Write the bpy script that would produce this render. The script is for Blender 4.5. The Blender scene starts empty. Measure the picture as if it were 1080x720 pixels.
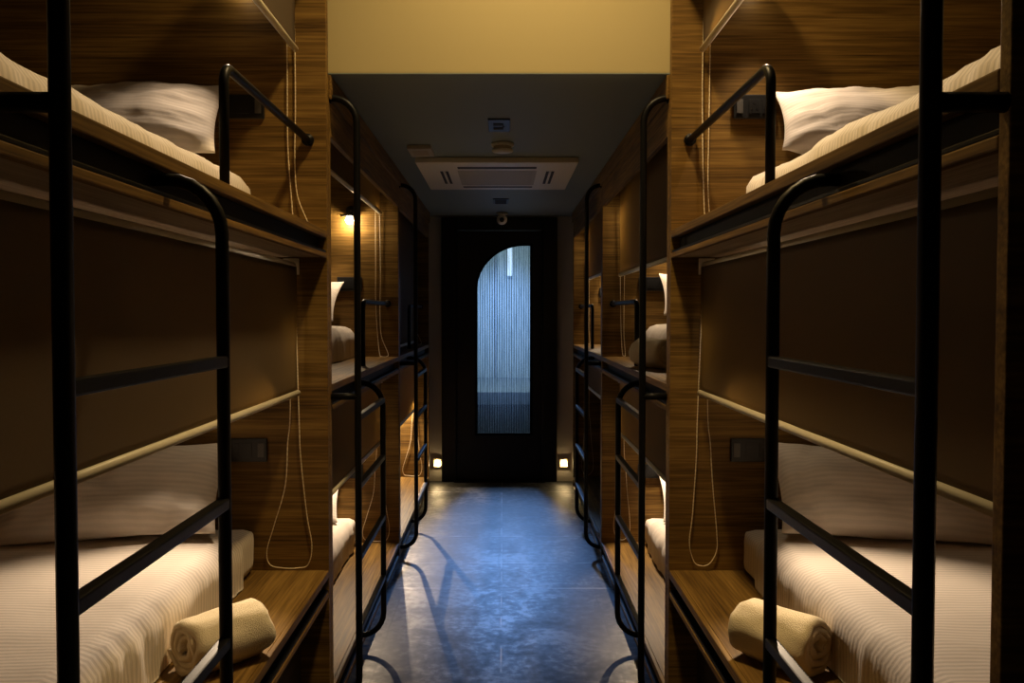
import bpy, bmesh, math, random
from mathutils import Vector, Matrix, noise
R = random.Random(7)
SC = bpy.context.scene
COL = SC.collection

# ------------------------------------------------------------------ measures
EYE = 1.45
EDGE = {-1: -0.61, 1: 0.585}          # corridor faces of the bunk rows
BAY0, BAYL, PT = 0.945, 1.965, 0.035  # first bay, bay length, panel thickness
DEPTH = 1.19                          # bunk depth
CEIL = 2.29
HIGH = 3.70
END = 7.12
MDEP = 0.25                           # shelf strip between corridor edge and mattress


def X(s, d):
    """x of a point d metres into the bunk from the corridor edge on side s."""
    return EDGE[s] + s * d


# ------------------------------------------------------------------ materials
def mat(name):
    m = bpy.data.materials.new(name)
    m.use_nodes = True
    nt = m.node_tree
    return m, nt, nt.nodes['Principled BSDF']


def lk(nt, a, b):
    nt.links.new(a, b)


def node(nt, t, **kw):
    n = nt.nodes.new(t)
    for k, v in kw.items():
        setattr(n, k, v)
    return n


def coords(nt, scale):
    tc = node(nt, 'ShaderNodeTexCoord')
    mp = node(nt, 'ShaderNodeMapping')
    mp.inputs['Scale'].default_value = scale
    lk(nt, tc.outputs['Object'], mp.inputs['Vector'])
    return mp.outputs['Vector']


def ramp(nt, stops):
    r = node(nt, 'ShaderNodeValToRGB')
    e = r.color_ramp.elements
    while len(e) < len(stops):
        e.new(0.5)
    for i, (p, c) in enumerate(stops):
        e[i].position = p
        e[i].color = (*c, 1)
    return r


def simple(name, col, rough=0.5, metal=0.0, bump=0.0, bscale=200.0, emit=None, es=0.0, spec=None):
    m, nt, b = mat(name)
    b.inputs['Base Color'].default_value = (*col, 1)
    b.inputs['Roughness'].default_value = rough
    b.inputs['Metallic'].default_value = metal
    if spec is not None:
        b.inputs['Specular IOR Level'].default_value = spec
    n = node(nt, 'ShaderNodeTexNoise')
    n.inputs['Scale'].default_value = bscale
    n.inputs['Detail'].default_value = 3
    lk(nt, coords(nt, (1, 1, 1)), n.inputs['Vector'])
    if bump:
        bp = node(nt, 'ShaderNodeBump')
        bp.inputs['Strength'].default_value = bump
        bp.inputs['Distance'].default_value = 0.003
        lk(nt, n.outputs['Fac'], bp.inputs['Height'])
        lk(nt, bp.outputs['Normal'], b.inputs['Normal'])
    else:
        mr = node(nt, 'ShaderNodeMapRange')
        mr.inputs['To Min'].default_value = max(0.02, rough - 0.06)
        mr.inputs['To Max'].default_value = min(1, rough + 0.06)
        lk(nt, n.outputs['Fac'], mr.inputs['Value'])
        lk(nt, mr.outputs['Result'], b.inputs['Roughness'])
    if emit:
        b.inputs['Emission Color'].default_value = (*emit, 1)
        b.inputs['Emission Strength'].default_value = es
    return m


def wood(name, axis, dark, mid, light, rough=0.55):
    """Veneer with long grain running along the given axis (0 x, 1 y)."""
    m, nt, b = mat(name)
    sc = [9.0, 9.0, 9.0]
    sc2 = [60.0, 60.0, 60.0]
    sc[axis] = 0.55
    sc2[axis] = 1.6
    n1 = node(nt, 'ShaderNodeTexNoise')
    n1.inputs['Scale'].default_value = 1.6
    n1.inputs['Detail'].default_value = 6
    n1.inputs['Roughness'].default_value = 0.62
    n1.inputs['Distortion'].default_value = 0.35
    lk(nt, coords(nt, sc), n1.inputs['Vector'])
    n2 = node(nt, 'ShaderNodeTexNoise')
    n2.inputs['Scale'].default_value = 2.6
    n2.inputs['Detail'].default_value = 5
    lk(nt, coords(nt, sc2), n2.inputs['Vector'])
    mx = node(nt, 'ShaderNodeMath', operation='MULTIPLY_ADD')
    mx.inputs[1].default_value = 0.55
    lk(nt, n2.outputs['Fac'], mx.inputs[0])
    sub = node(nt, 'ShaderNodeMath', operation='MULTIPLY')
    sub.inputs[1].default_value = 0.55
    lk(nt, n1.outputs['Fac'], sub.inputs[0])
    lk(nt, sub.outputs[0], mx.inputs[2])
    r = ramp(nt, [(0.38, dark), (0.54, mid), (0.70, light)])
    lk(nt, mx.outputs[0], r.inputs['Fac'])
    lk(nt, r.outputs['Color'], b.inputs['Base Color'])
    b.inputs['Roughness'].default_value = rough
    b.inputs['Specular IOR Level'].default_value = 0.25
    bp = node(nt, 'ShaderNodeBump')
    bp.inputs['Strength'].default_value = 0.12
    bp.inputs['Distance'].default_value = 0.002
    lk(nt, n2.outputs['Fac'], bp.inputs['Height'])
    lk(nt, bp.outputs['Normal'], b.inputs['Normal'])
    return m


WD = ((0.060, 0.030, 0.006), (0.160, 0.088, 0.019), (0.280, 0.166, 0.042))
M_WOODX = wood('walnut_veneer_crosswise', 0, *WD)
M_WOODY = wood('walnut_veneer_lengthwise', 1, *WD)
M_PALEW = wood('pale_underside_veneer', 1, (0.30, 0.23, 0.16), (0.44, 0.36, 0.27), (0.55, 0.47, 0.37))
M_DARKW = wood('dark_plinth_veneer', 1, (0.02, 0.012, 0.006), (0.04, 0.024, 0.011), (0.07, 0.042, 0.02))
M_STEEL = simple('black_powder_coated_steel', (0.004, 0.004, 0.0045), 0.42, 0.0, spec=0.15)
M_CHANNEL = simple('matt_black_steel_channel', (0.006, 0.006, 0.0065), 0.6, 0.0, spec=0.15)
M_BLACKP = simple('black_plastic', (0.012, 0.012, 0.013), 0.38)
M_GREYP = simple('grey_plastic', (0.10, 0.095, 0.09), 0.4)
M_CREAM = simple('cream_aluminium', (0.72, 0.66, 0.52), 0.42)
M_CHAIN = simple('cream_bead_chain', (0.85, 0.72, 0.48), 0.4)
M_WHITEP = simple('white_plastic', (0.82, 0.77, 0.67), 0.45)
M_WHITED = simple('grille_plastic', (0.50, 0.45, 0.36), 0.55)
M_SLOT = simple('dark_slot', (0.03, 0.022, 0.016), 0.7)
M_PLATE = simple('dark_sensor_plate', (0.035, 0.04, 0.055), 0.45)
M_BRASS = simple('beige_plastic', (0.42, 0.34, 0.22), 0.5)
M_BEIGE = simple('beige_wall_paint', (0.44, 0.37, 0.19), 0.75, bump=0.05, bscale=90)
M_GREYW = simple('grey_wall_paint', (0.64, 0.59, 0.52), 0.8, bump=0.08, bscale=80)
M_CEIL = simple('dark_green_ceiling_paint', (0.21, 0.25, 0.225), 0.6, bump=0.05, bscale=60)
M_DOOR = simple('black_door_paint', (0.006, 0.0065, 0.0085), 0.42)
M_LENS = simple('lamp_lens', (1, 0.9, 0.75), 0.4, emit=(1.0, 0.80, 0.52), es=45)
M_LENSB = simple('bright_lamp_lens', (1, 0.9, 0.75), 0.4, emit=(1.0, 0.76, 0.46), es=230)
M_LENSC = simple('dim_lamp_lens', (1, 0.9, 0.75), 0.4, emit=(1.0, 0.80, 0.52), es=8)
M_STEPL = simple('step_light_lens', (1, 0.9, 0.7), 0.4, emit=(1.0, 0.70, 0.32), es=75)
M_BRIGHT = simple('landing_wall_paint', (0.62, 0.68, 0.72), 0.8, bump=0.05, bscale=60)
M_BENCH = simple('landing_step_stone', (0.30, 0.33, 0.36), 0.6)
M_LFLOOR = simple('landing_floor', (0.05, 0.06, 0.07), 0.6)
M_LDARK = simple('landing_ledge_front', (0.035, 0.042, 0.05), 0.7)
M_GLARE = simple('glare_glow', (1, 1, 1), 0.4, emit=(0.62, 0.80, 1.0), es=1.1)  # glow of the added tube that imitates glare in the pane


def make_linen(name, base, pitch, contrast, axis=1):
    m, nt, b = mat(name)
    tc = node(nt, 'ShaderNodeTexCoord')
    sep = node(nt, 'ShaderNodeSeparateXYZ')
    # small wander so that the stripes follow the cloth
    nz = node(nt, 'ShaderNodeTexNoise')
    nz.inputs['Scale'].default_value = 5
    lk(nt, tc.outputs['Object'], nz.inputs['Vector'])
    lk(nt, tc.outputs['Object'], sep.inputs['Vector'])
    ma = node(nt, 'ShaderNodeMath', operation='MULTIPLY_ADD')
    ma.inputs[1].default_value = 0.014
    lk(nt, nz.outputs['Fac'], ma.inputs[0])
    lk(nt, sep.outputs[axis], ma.inputs[2])
    mu = node(nt, 'ShaderNodeMath', operation='MULTIPLY')
    mu.inputs[1].default_value = 2 * math.pi / pitch
    lk(nt, ma.outputs[0], mu.inputs[0])
    sn = node(nt, 'ShaderNodeMath', operation='SINE')
    lk(nt, mu.outputs[0], sn.inputs[0])
    mr = node(nt, 'ShaderNodeMapRange')
    mr.inputs['From Min'].default_value = -0.5
    mr.inputs['From Max'].default_value = 0.5
    lk(nt, sn.outputs[0], mr.inputs['Value'])
    r = ramp(nt, [(0.0, tuple(c * contrast for c in base)), (1.0, base)])
    lk(nt, mr.outputs['Result'], r.inputs['Fac'])
    lk(nt, r.outputs['Color'], b.inputs['Base Color'])
    b.inputs['Roughness'].default_value = 0.75
    b.inputs['Sheen Weight'].default_value = 0.15
    n2 = node(nt, 'ShaderNodeTexNoise')
    n2.inputs['Scale'].default_value = 14
    n2.inputs['Detail'].default_value = 4
    lk(nt, tc.outputs['Object'], n2.inputs['Vector'])
    ad = node(nt, 'ShaderNodeMath', operation='MULTIPLY_ADD')
    ad.inputs[1].default_value = 0.12
    lk(nt, mr.outputs['Result'], ad.inputs[0])
    lk(nt, n2.outputs['Fac'], ad.inputs[2])
    bp = node(nt, 'ShaderNodeBump')
    bp.inputs['Strength'].default_value = 0.35
    bp.inputs['Distance'].default_value = 0.006
    lk(nt, ad.outputs[0], bp.inputs['Height'])
    lk(nt, bp.outputs['Normal'], b.inputs['Normal'])
    return m


LIN = (0.76, 0.68, 0.60)
M_SHEET = make_linen('striped_white_sheet', LIN, 0.0175, 0.80, 1)
M_PILLOW = make_linen('striped_white_pillowcase', LIN, 0.018, 0.90, 1)
M_MATT = simple('mattress_ticking', (0.70, 0.61, 0.50), 0.85, bump=0.2, bscale=120)
M_TOWEL = simple('cream_terry_towel', (0.74, 0.64, 0.46), 0.95, bump=0.9, bscale=420)


def make_blind():
    m, nt, b = mat('taupe_blind_fabric')
    nt.nodes.remove(b)
    out = nt.nodes['Material Output']
    n = node(nt, 'ShaderNodeTexNoise')
    n.inputs['Scale'].default_value = 260
    lk(nt, coords(nt, (1, 1, 1)), n.inputs['Vector'])
    r = ramp(nt, [(0.3, (0.150, 0.118, 0.086)), (0.7, (0.178, 0.142, 0.106))])
    lk(nt, n.outputs['Fac'], r.inputs['Fac'])
    d = node(nt, 'ShaderNodeBsdfDiffuse')
    t = node(nt, 'ShaderNodeBsdfTranslucent')
    t.inputs['Color'].default_value = (0.50, 0.37, 0.17, 1)
    lk(nt, r.outputs['Color'], d.inputs['Color'])
    g = node(nt, 'ShaderNodeBsdfGlossy')
    g.inputs['Roughness'].default_value = 0.45
    g.inputs['Color'].default_value = (0.5, 0.5, 0.5, 1)
    mx = node(nt, 'ShaderNodeMixShader')
    mx.inputs[0].default_value = 0.5
    lk(nt, d.outputs[0], mx.inputs[1])
    lk(nt, t.outputs[0], mx.inputs[2])
    m2 = node(nt, 'ShaderNodeMixShader')
    m2.inputs[0].default_value = 0.04
    lk(nt, mx.outputs[0], m2.inputs[1])
    lk(nt, g.outputs[0], m2.inputs[2])
    lk(nt, m2.outputs[0], out.inputs['Surface'])
    return m


M_BLIND = make_blind()


def make_floor():
    m, nt, b = mat('polished_dark_concrete')
    v = coords(nt, (1, 1, 1))
    n1 = node(nt, 'ShaderNodeTexNoise')
    n1.inputs['Scale'].default_value = 3.2
    n1.inputs['Detail'].default_value = 9
    n1.inputs['Roughness'].default_value = 0.66
    n1.inputs['Distortion'].default_value = 0.6
    lk(nt, v, n1.inputs['Vector'])
    n2 = node(nt, 'ShaderNodeTexNoise')
    n2.inputs['Scale'].default_value = 26
    n2.inputs['Detail'].default_value = 8
    lk(nt, v, n2.inputs['Vector'])
    mixn = node(nt, 'ShaderNodeMath', operation='MULTIPLY_ADD')
    mixn.inputs[1].default_value = 0.35
    lk(nt, n2.outputs['Fac'], mixn.inputs[0])
    h = node(nt, 'ShaderNodeMath', operation='MULTIPLY')
    h.inputs[1].default_value = 0.65
    lk(nt, n1.outputs['Fac'], h.inputs[0])
    lk(nt, h.outputs[0], mixn.inputs[2])
    r = ramp(nt, [(0.42, (0.004, 0.0045, 0.006)), (0.505, (0.024, 0.025, 0.028)), (0.585, (0.105, 0.107, 0.112))])
    lk(nt, mixn.outputs[0], r.inputs['Fac'])
    # trowelled joints and cracks: cell borders, bent by noise
    mp = coords(nt, (0.95, 0.62, 1))
    wob = node(nt, 'ShaderNodeMixRGB')
    wob.inputs[0].default_value = 0.035
    lk(nt, mp, wob.inputs[1])
    lk(nt, n1.outputs['Color'], wob.inputs[2])
    vo = node(nt, 'ShaderNodeTexVoronoi', feature='DISTANCE_TO_EDGE', distance='MANHATTAN') if False else node(nt, 'ShaderNodeTexBrick')
    vo.inputs['Scale'].default_value = 1.0
    vo.inputs['Mortar Size'].default_value = 0.006
    vo.inputs['Mortar Smooth'].default_value = 0.6
    vo.inputs['Brick Width'].default_value = 0.92
    vo.inputs['Row Height'].default_value = 0.86
    vo.inputs['Color1'].default_value = (1, 1, 1, 1)
    vo.inputs['Color2'].default_value = (0.78, 0.78, 0.78, 1)
    vo.inputs['Mortar'].default_value = (0.25, 0.25, 0.25, 1)
    lk(nt, wob.outputs[0], vo.inputs['Vector'])
    mul = node(nt, 'ShaderNodeMixRGB', blend_type='MULTIPLY')
    mul.inputs[0].default_value = 0.9
    lk(nt, r.outputs['Color'], mul.inputs[1])
    lk(nt, vo.outputs['Color'], mul.inputs[2])
    # pale worn joint lines in the screed
    sepf = node(nt, 'ShaderNodeSeparateXYZ')
    wob2 = node(nt, 'ShaderNodeMixRGB')
    wob2.inputs[0].default_value = 0.012
    lk(nt, v, wob2.inputs[1])
    lk(nt, n1.outputs['Color'], wob2.inputs[2])
    lk(nt, wob2.outputs[0], sepf.inputs['Vector'])

    def line(axis, pos, wd):
        d1 = node(nt, 'ShaderNodeMath', operation='SUBTRACT')
        d1.inputs[1].default_value = pos
        lk(nt, sepf.outputs[axis], d1.inputs[0])
        d2 = node(nt, 'ShaderNodeMath', operation='ABSOLUTE')
        lk(nt, d1.outputs[0], d2.inputs[0])
        d3 = node(nt, 'ShaderNodeMapRange')
        d3.inputs['From Min'].default_value = wd
        d3.inputs['From Max'].default_value = wd * .4
        lk(nt, d2.outputs[0], d3.inputs['Value'])
        return d3.outputs['Result']
    acc = line(1, 5.29, .012)
    for ax, ps, wd in ((1, 6.62, .016), (0, .0, .005), (1, 4.28, .007), (1, 4.72, .006)):
        mxm = node(nt, 'ShaderNodeMath', operation='MAXIMUM')
        lk(nt, acc, mxm.inputs[0])
        lk(nt, line(ax, ps, wd), mxm.inputs[1])
        acc = mxm.outputs[0]
    brk = node(nt, 'ShaderNodeTexNoise')
    brk.inputs['Scale'].default_value = 4.5
    brk.inputs['Detail'].default_value = 4
    lk(nt, v, brk.inputs['Vector'])
    br = node(nt, 'ShaderNodeMapRange')
    br.inputs['From Min'].default_value = 0.45
    br.inputs['From Max'].default_value = 0.58
    lk(nt, brk.outputs['Fac'], br.inputs['Value'])
    gate = node(nt, 'ShaderNodeMath', operation='MULTIPLY')
    lk(nt, acc, gate.inputs[0])
    lk(nt, br.outputs['Result'], gate.inputs[1])
    fin = node(nt, 'ShaderNodeMixRGB')
    lk(nt, gate.outputs[0], fin.inputs[0])
    lk(nt, mul.outputs[0], fin.inputs[1])
    fin.inputs[2].default_value = (0.26, 0.26, 0.265, 1)
    lk(nt, fin.outputs[0], b.inputs['Base Color'])
    mr = node(nt, 'ShaderNodeMapRange')
    mr.inputs['From Min'].default_value = 0.3
    mr.inputs['From Max'].default_value = 0.7
    mr.inputs['To Min'].default_value = 0.62
    mr.inputs['To Max'].default_value = 0.34
    lk(nt, mixn.outputs[0], mr.inputs['Value'])
    lk(nt, mr.outputs['Result'], b.inputs['Roughness'])
    b.inputs['Specular IOR Level'].default_value = 0.5
    bp = node(nt, 'ShaderNodeBump')
    bp.inputs['Strength'].default_value = 0.25
    bp.inputs['Distance'].default_value = 0.004
    lk(nt, mixn.outputs[0], bp.inputs['Height'])
    lk(nt, bp.outputs['Normal'], b.inputs['Normal'])
    return m


M_FLOOR = make_floor()


def make_reeded():
    """Reeded glass: clear and milky flutes side by side; light passes both."""
    m, nt, b = mat('reeded_glass')
    nt.nodes.remove(b)
    out = nt.nodes['Material Output']
    tc = node(nt, 'ShaderNodeTexCoord')
    sep = node(nt, 'ShaderNodeSeparateXYZ')
    lk(nt, tc.outputs['Object'], sep.inputs['Vector'])
    mu = node(nt, 'ShaderNodeMath', operation='MULTIPLY')
    mu.inputs[1].default_value = 2 * math.pi / 0.021
    lk(nt, sep.outputs[0], mu.inputs[0])
    sn = node(nt, 'ShaderNodeMath', operation='SINE')
    lk(nt, mu.outputs[0], sn.inputs[0])
    mr = node(nt, 'ShaderNodeMapRange')
    mr.inputs['From Min'].default_value = -1
    mr.inputs['To Min'].default_value = 0.0
    mr.inputs['To Max'].default_value = 0.07
    lk(nt, sn.outputs[0], mr.inputs['Value'])
    nz = node(nt, 'ShaderNodeTexNoise')
    nz.inputs['Scale'].default_value = 1.0
    nz.inputs['Detail'].default_value = 6
    nz.inputs['Roughness'].default_value = 0.7
    lk(nt, coords(nt, (75, 1, 4)), nz.inputs['Vector'])
    rr = ramp(nt, [(0.30, (0.62, 0.68, 0.70)), (0.66, (0.96, 0.98, 1.0))])
    cm = node(nt, 'ShaderNodeMath', operation='MULTIPLY_ADD')
    cm.inputs[1].default_value = 0.12
    lk(nt, sn.outputs[0], cm.inputs[0])
    lk(nt, nz.outputs['Fac'], cm.inputs[2])
    lk(nt, cm.outputs[0], rr.inputs['Fac'])
    tr = node(nt, 'ShaderNodeBsdfTransparent')
    lk(nt, rr.outputs['Color'], tr.inputs['Color'])
    tl = node(nt, 'ShaderNodeBsdfTranslucent')
    tl.inputs['Color'].default_value = (0.85, 0.92, 0.97, 1)
    gl = node(nt, 'ShaderNodeBsdfGlossy')
    gl.inputs['Roughness'].default_value = 0.15
    mx = node(nt, 'ShaderNodeMixShader')
    lk(nt, mr.outputs['Result'], mx.inputs[0])
    lk(nt, tr.outputs[0], mx.inputs[1])
    lk(nt, tl.outputs[0], mx.inputs[2])
    m2 = node(nt, 'ShaderNodeMixShader')
    m2.inputs[0].default_value = 0.05
    lk(nt, mx.outputs[0], m2.inputs[1])
    lk(nt, gl.outputs[0], m2.inputs[2])
    lk(nt, m2.outputs[0], out.inputs['Surface'])
    return m


M_REED = make_reeded()

# ------------------------------------------------------------------ mesh tools


def link(name, bm, m, parent=None, smooth=False, loc=None):
    me = bpy.data.meshes.new(name)
    bmesh.ops.recalc_face_normals(bm, faces=bm.faces)
    if smooth:
        for f in bm.faces:
            f.smooth = True
    bm.to_mesh(me)
    bm.free()
    me.materials.append(m)
    o = bpy.data.objects.new(name, me)
    COL.objects.link(o)
    if loc is not None:                       # mesh built in world space, origin moved to loc
        me.transform(Matrix.Translation(-Vector(loc)))
        o.location = loc
    if parent is not None:
        o.parent = parent
        o.location = Vector(o.location) - Vector(parent.location) if loc is not None else -world_loc(parent)
    return o


def world_loc(p):
    v = Vector(p.location)
    while p.parent:
        p = p.parent
        v += Vector(p.location)
    return v


def tag(o, label=None, cat=None, group=None, kind=None):
    for k, v in (('label', label), ('category', cat), ('group', group), ('kind', kind)):
        if v:
            o[k] = v
    return o


def empty(name, loc, label, cat, group=None):
    o = bpy.data.objects.new(name, None)
    o.empty_display_size = 0.05
    COL.objects.link(o)
    o.location = loc
    return tag(o, label, cat, group)


def box(bm, x0, x1, y0, y1, z0, z1, bev=0.0):
    t = bmesh.new()
    bmesh.ops.create_cube(t, size=1)
    x0, x1 = min(x0, x1), max(x0, x1)
    y0, y1 = min(y0, y1), max(y0, y1)
    z0, z1 = min(z0, z1), max(z0, z1)
    for v in t.verts:
        v.co = Vector((x0 + (v.co.x + .5) * (x1 - x0), y0 + (v.co.y + .5) * (y1 - y0), z0 + (v.co.z + .5) * (z1 - z0)))
    if bev:
        bmesh.ops.bevel(t, geom=t.edges[:], offset=bev, segments=2, affect='EDGES', profile=0.6)
    merge(bm, t)


def merge(bm, t, M=None):
    if M is not None:
        t.transform(M)
    me = bpy.data.meshes.new('tmp')
    t.to_mesh(me)
    t.free()
    bm.from_mesh(me)
    bpy.data.meshes.remove(me)


def fillet(pts, r, n=7):
    pts = [Vector(p) for p in pts]
    out = [pts[0]]
    for i in range(1, len(pts) - 1):
        a, b, c = pts[i - 1], pts[i], pts[i + 1]
        u, w = (a - b).normalized(), (c - b).normalized()
        ang = u.angle(w)
        if ang > math.pi - 0.02:
            out.append(b)
            continue
        d = min(r / math.tan(ang / 2), (a - b).length * .49 if i > 1 else (a - b).length * .98, (c - b).length * .98)
        rr = d * math.tan(ang / 2)
        cen = b + (u + w).normalized() * (rr / math.sin(ang / 2))
        p0, p1 = b + u * d - cen, b + w * d - cen
        for k in range(n + 1):
            out.append(cen + p0.slerp(p1, k / n).normalized() * rr)
    out.append(pts[-1])
    return out


def tube(bm, pts, r, seg=10, radii=None, cap=True):
    pts = [Vector(p) for p in pts]
    rings = []
    t0 = (pts[1] - pts[0]).normalized()
    up = Vector((0, 0, 1)) if abs(t0.z) < 0.9 else Vector((1, 0, 0))
    nrm = (up - t0 * up.dot(t0)).normalized()
    for i, p in enumerate(pts):
        if i == 0:
            t = t0
        elif i == len(pts) - 1:
            t = (pts[-1] - pts[-2]).normalized()
        else:
            t = ((pts[i + 1] - p).normalized() + (p - pts[i - 1]).normalized())
            t = t.normalized() if t.length > 1e-6 else (p - pts[i - 1]).normalized()
        nrm = (nrm - t * nrm.dot(t))
        nrm = nrm.normalized() if nrm.length > 1e-6 else t.orthogonal().normalized()
        bn = t.cross(nrm)
        rr = radii[i] if radii else r
        rings.append([bm.verts.new(p + (nrm * math.cos(a) + bn * math.sin(a)) * rr)
                      for a in (2 * math.pi * k / seg for k in range(seg))])
    for a, b in zip(rings, rings[1:]):
        for k in range(seg):
            bm.faces.new((a[k], a[(k + 1) % seg], b[(k + 1) % seg], b[k]))
    if cap:
        bm.faces.new(rings[0][::-1])
        bm.faces.new(rings[-1])


def disc(bm, c, r, h, axis='z', seg=32, bev=0.0):
    t = bmesh.new()
    bmesh.ops.create_cone(t, cap_ends=True, segments=seg, radius1=r, radius2=r, depth=h)
    if bev:
        es = [e for e in t.edges if len(e.link_faces) == 2 and any(len(f.verts) > 4 for f in e.link_faces)]
        bmesh.ops.bevel(t, geom=es, offset=bev, segments=2, affect='EDGES')
    M = Matrix.Translation(c)
    if axis == 'y':
        M = M @ Matrix.Rotation(math.pi / 2, 4, 'X')
    if axis == 'x':
        M = M @ Matrix.Rotation(math.pi / 2, 4, 'Y')
    merge(bm, t, M)


def grid(bm, nu, nv, f, closed_u=False):
    vs = [[bm.verts.new(f(i / nu, j / nv)) for j in range(nv + 1)] for i in range(nu + (0 if closed_u else 1))]
    n = len(vs)
    for i in range(nu):
        for j in range(nv):
            bm.faces.new((vs[i][j], vs[(i + 1) % n][j], vs[(i + 1) % n][j + 1], vs[i][j + 1]))
    return vs


def rounded_block(x0, x1, y0, y1, z0, z1, r, nx, ny, nz, disp):
    """Box with soft edges of radius r and a displacement function."""
    bm = bmesh.new()
    pts = {}

    def vert(i, j, k):
        if (i, j, k) not in pts:
            p = Vector((x0 + (x1 - x0) * i / nx, y0 + (y1 - y0) * j / ny, z0 + (z1 - z0) * k / nz))
            q = Vector((min(max(p.x, x0 + r), x1 - r), min(max(p.y, y0 + r), y1 - r), min(max(p.z, z0 + r), z1 - r)))
            d = p - q
            nn = d.normalized() if d.length > 1e-9 else Vector((0, 0, 1))
            pts[(i, j, k)] = bm.verts.new(q + nn * r + disp(p, nn))
        return pts[(i, j, k)]
    for i in range(nx):
        for j in range(ny):
            for k in (0, nz):
                bm.faces.new((vert(i, j, k), vert(i + 1, j, k), vert(i + 1, j + 1, k), vert(i, j + 1, k)))
    for i in range(nx):
        for k in range(nz):
            for j in (0, ny):
                bm.faces.new((vert(i, j, k), vert(i + 1, j, k), vert(i + 1, j, k + 1), vert(i, j, k + 1)))
    for j in range(ny):
        for k in range(nz):
            for i in (0, nx):
                bm.faces.new((vert(i, j, k), vert(i, j + 1, k), vert(i, j + 1, k + 1), vert(i, j, k + 1)))
    return bm


def struct(name, bm, m, label, cat='room part', smooth=False):
    return tag(link(name, bm, m, smooth=smooth), label, cat, kind='structure')


# ------------------------------------------------------------------ setting
def one_box(*a, **k):
    bm = bmesh.new()
    box(bm, *a, **k)
    return bm


XL, XR = X(-1, DEPTH), X(1, DEPTH)
struct('floor', one_box(XL - .1, XR + .1, -2.1, END, -0.10, 0.0), M_FLOOR, 'dark polished concrete floor of the corridor between the bunks', 'floor')
struct('wall_left', one_box(XL - .1, XL, -2.1, END, 0, HIGH), M_WOODY, 'walnut panelled outer wall behind the bunks on the left', 'wall')
struct('wall_right', one_box(XR, XR + .1, -2.1, END, 0, HIGH), M_WOODY, 'walnut panelled outer wall behind the bunks on the right', 'wall')
struct('wall_front', one_box(XL - .1, XR + .1, -2.2, -2.1, 0, HIGH), M_GREYW, 'plain wall behind the viewer', 'wall')
bm = bmesh.new()
box(bm, XL - .1, XR + .1, 2.99, END, CEIL, CEIL + .08)
box(bm, XL - .1, XR + .1, 2.9155, 2.9899, CEIL, CEIL + .004)
struct('ceiling', bm, M_CEIL, 'low dark green corridor ceiling beyond the beige bulkhead', 'ceiling')
struct('ceiling_high', one_box(XL - .1, XR + .1, -2.2, 3.0, HIGH, HIGH + .1), M_CEIL, 'high ceiling above the nearest bunks', 'ceiling')
struct('wall_bulkhead', one_box(XL, XR, 2.915, 2.99, CEIL + .0045, HIGH), M_BEIGE, 'beige painted bulkhead above the corridor where the ceiling drops', 'wall')

# end wall with the door opening, step lights on either side
DX0, DX1, DZ = -0.525, 0.470, 2.278
bm = bmesh.new()
box(bm, XL - .1, DX0, END, END + .12, 0, CEIL + .08)
box(bm, DX1, XR + .1, END, END + .12, 0, CEIL + .08)
box(bm, DX0, DX1, END, END + .12, DZ, CEIL + .08)
struct('wall_back', bm, M_GREYW, 'grey end wall around the black door', 'wall')

# door: frame, leaf with an arched opening, reeded pane
bm = bmesh.new()
FW = 0.125
box(bm, DX0, DX0 + FW, END - .03, END + .12, 0, DZ, .006)
box(bm, DX1 - FW, DX1, END - .03, END + .12, 0, DZ, .006)
box(bm, DX0 + FW, DX1 - FW, END - .03, END + .12, DZ - .11, DZ, .006)
box(bm, DX0 + FW - .002, DX0 + FW + .018, END + .055, END + .075, 0, DZ - .11)
box(bm, DX1 - FW - .018, DX1 - FW + .002, END + .055, END + .075, 0, DZ - .11)
door = tag(link('door_1', bm, M_DOOR), 'black panelled door with a half arched reeded glass pane at the corridor end', 'door', kind='structure')

GX0, GX1, GZ0, GZS, GZT = -0.222, 0.240, 0.415, 1.655, 2.040
AR = 0.41


def pane_outline(g=0.0):
    o = [(GX0 - g, GZ0 - g), (GX1 + g, GZ0 - g), (GX1 + g, GZT + g)]
    n = 22
    for k in range(n + 1):
        a = math.pi / 2 + (math.pi / 2) * k / n
        o.append((GX0 + AR + math.cos(a) * (AR + g), GZS + math.sin(a) * (GZT - GZS + g)))
    return o


def holed_plate(outer, inner, y0, y1):
    bm = bmesh.new()
    es = []
    for loop in (outer, inner):
        vs = [bm.verts.new((x, y0, z)) for x, z in loop]
        es += [bm.edges.new((vs[i], vs[(i + 1) % len(vs)])) for i in range(len(vs))]
    bmesh.ops.triangle_fill(bm, use_beauty=True, use_dissolve=False, edges=es)
    ret = bmesh.ops.extrude_face_region(bm, geom=bm.faces[:])
    for v in [g for g in ret['geom'] if isinstance(g, bmesh.types.BMVert)]:
        v.co.y = y1
    return bm


LX0, LX1 = DX0 + FW + .003, DX1 - FW - .003
leaf = link('leaf', holed_plate([(LX0, .008), (LX1, .008), (LX1, DZ - .113), (LX0, DZ - .113)], pane_outline(), END + .012, END + .055), M_DOOR, door)
link('glazing_bead', holed_plate(pane_outline(.018), pane_outline(-.004), END + .004, END + .0118), M_STEEL, leaf)
bm = bmesh.new()
po = pane_outline(-.0005)
fv = [bm.verts.new((x, END + .030, z)) for x, z in po]
bm.faces.new(fv)
ret = bmesh.ops.extrude_face_region(bm, geom=bm.faces[:])
for v in [g for g in ret['geom'] if isinstance(g, bmesh.types.BMVert)]:
    v.co.y = END + .034
pane = tag(link('pane', bm, M_REED, leaf), 'reeded glass pane lit from behind')
struct('trim_1', one_box(DX0 + FW - .02, DX1 - FW + .02, END - .06, END + .0, 0, .012, bev=.004), M_STEEL, 'black threshold strip under the door', 'threshold')

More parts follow.
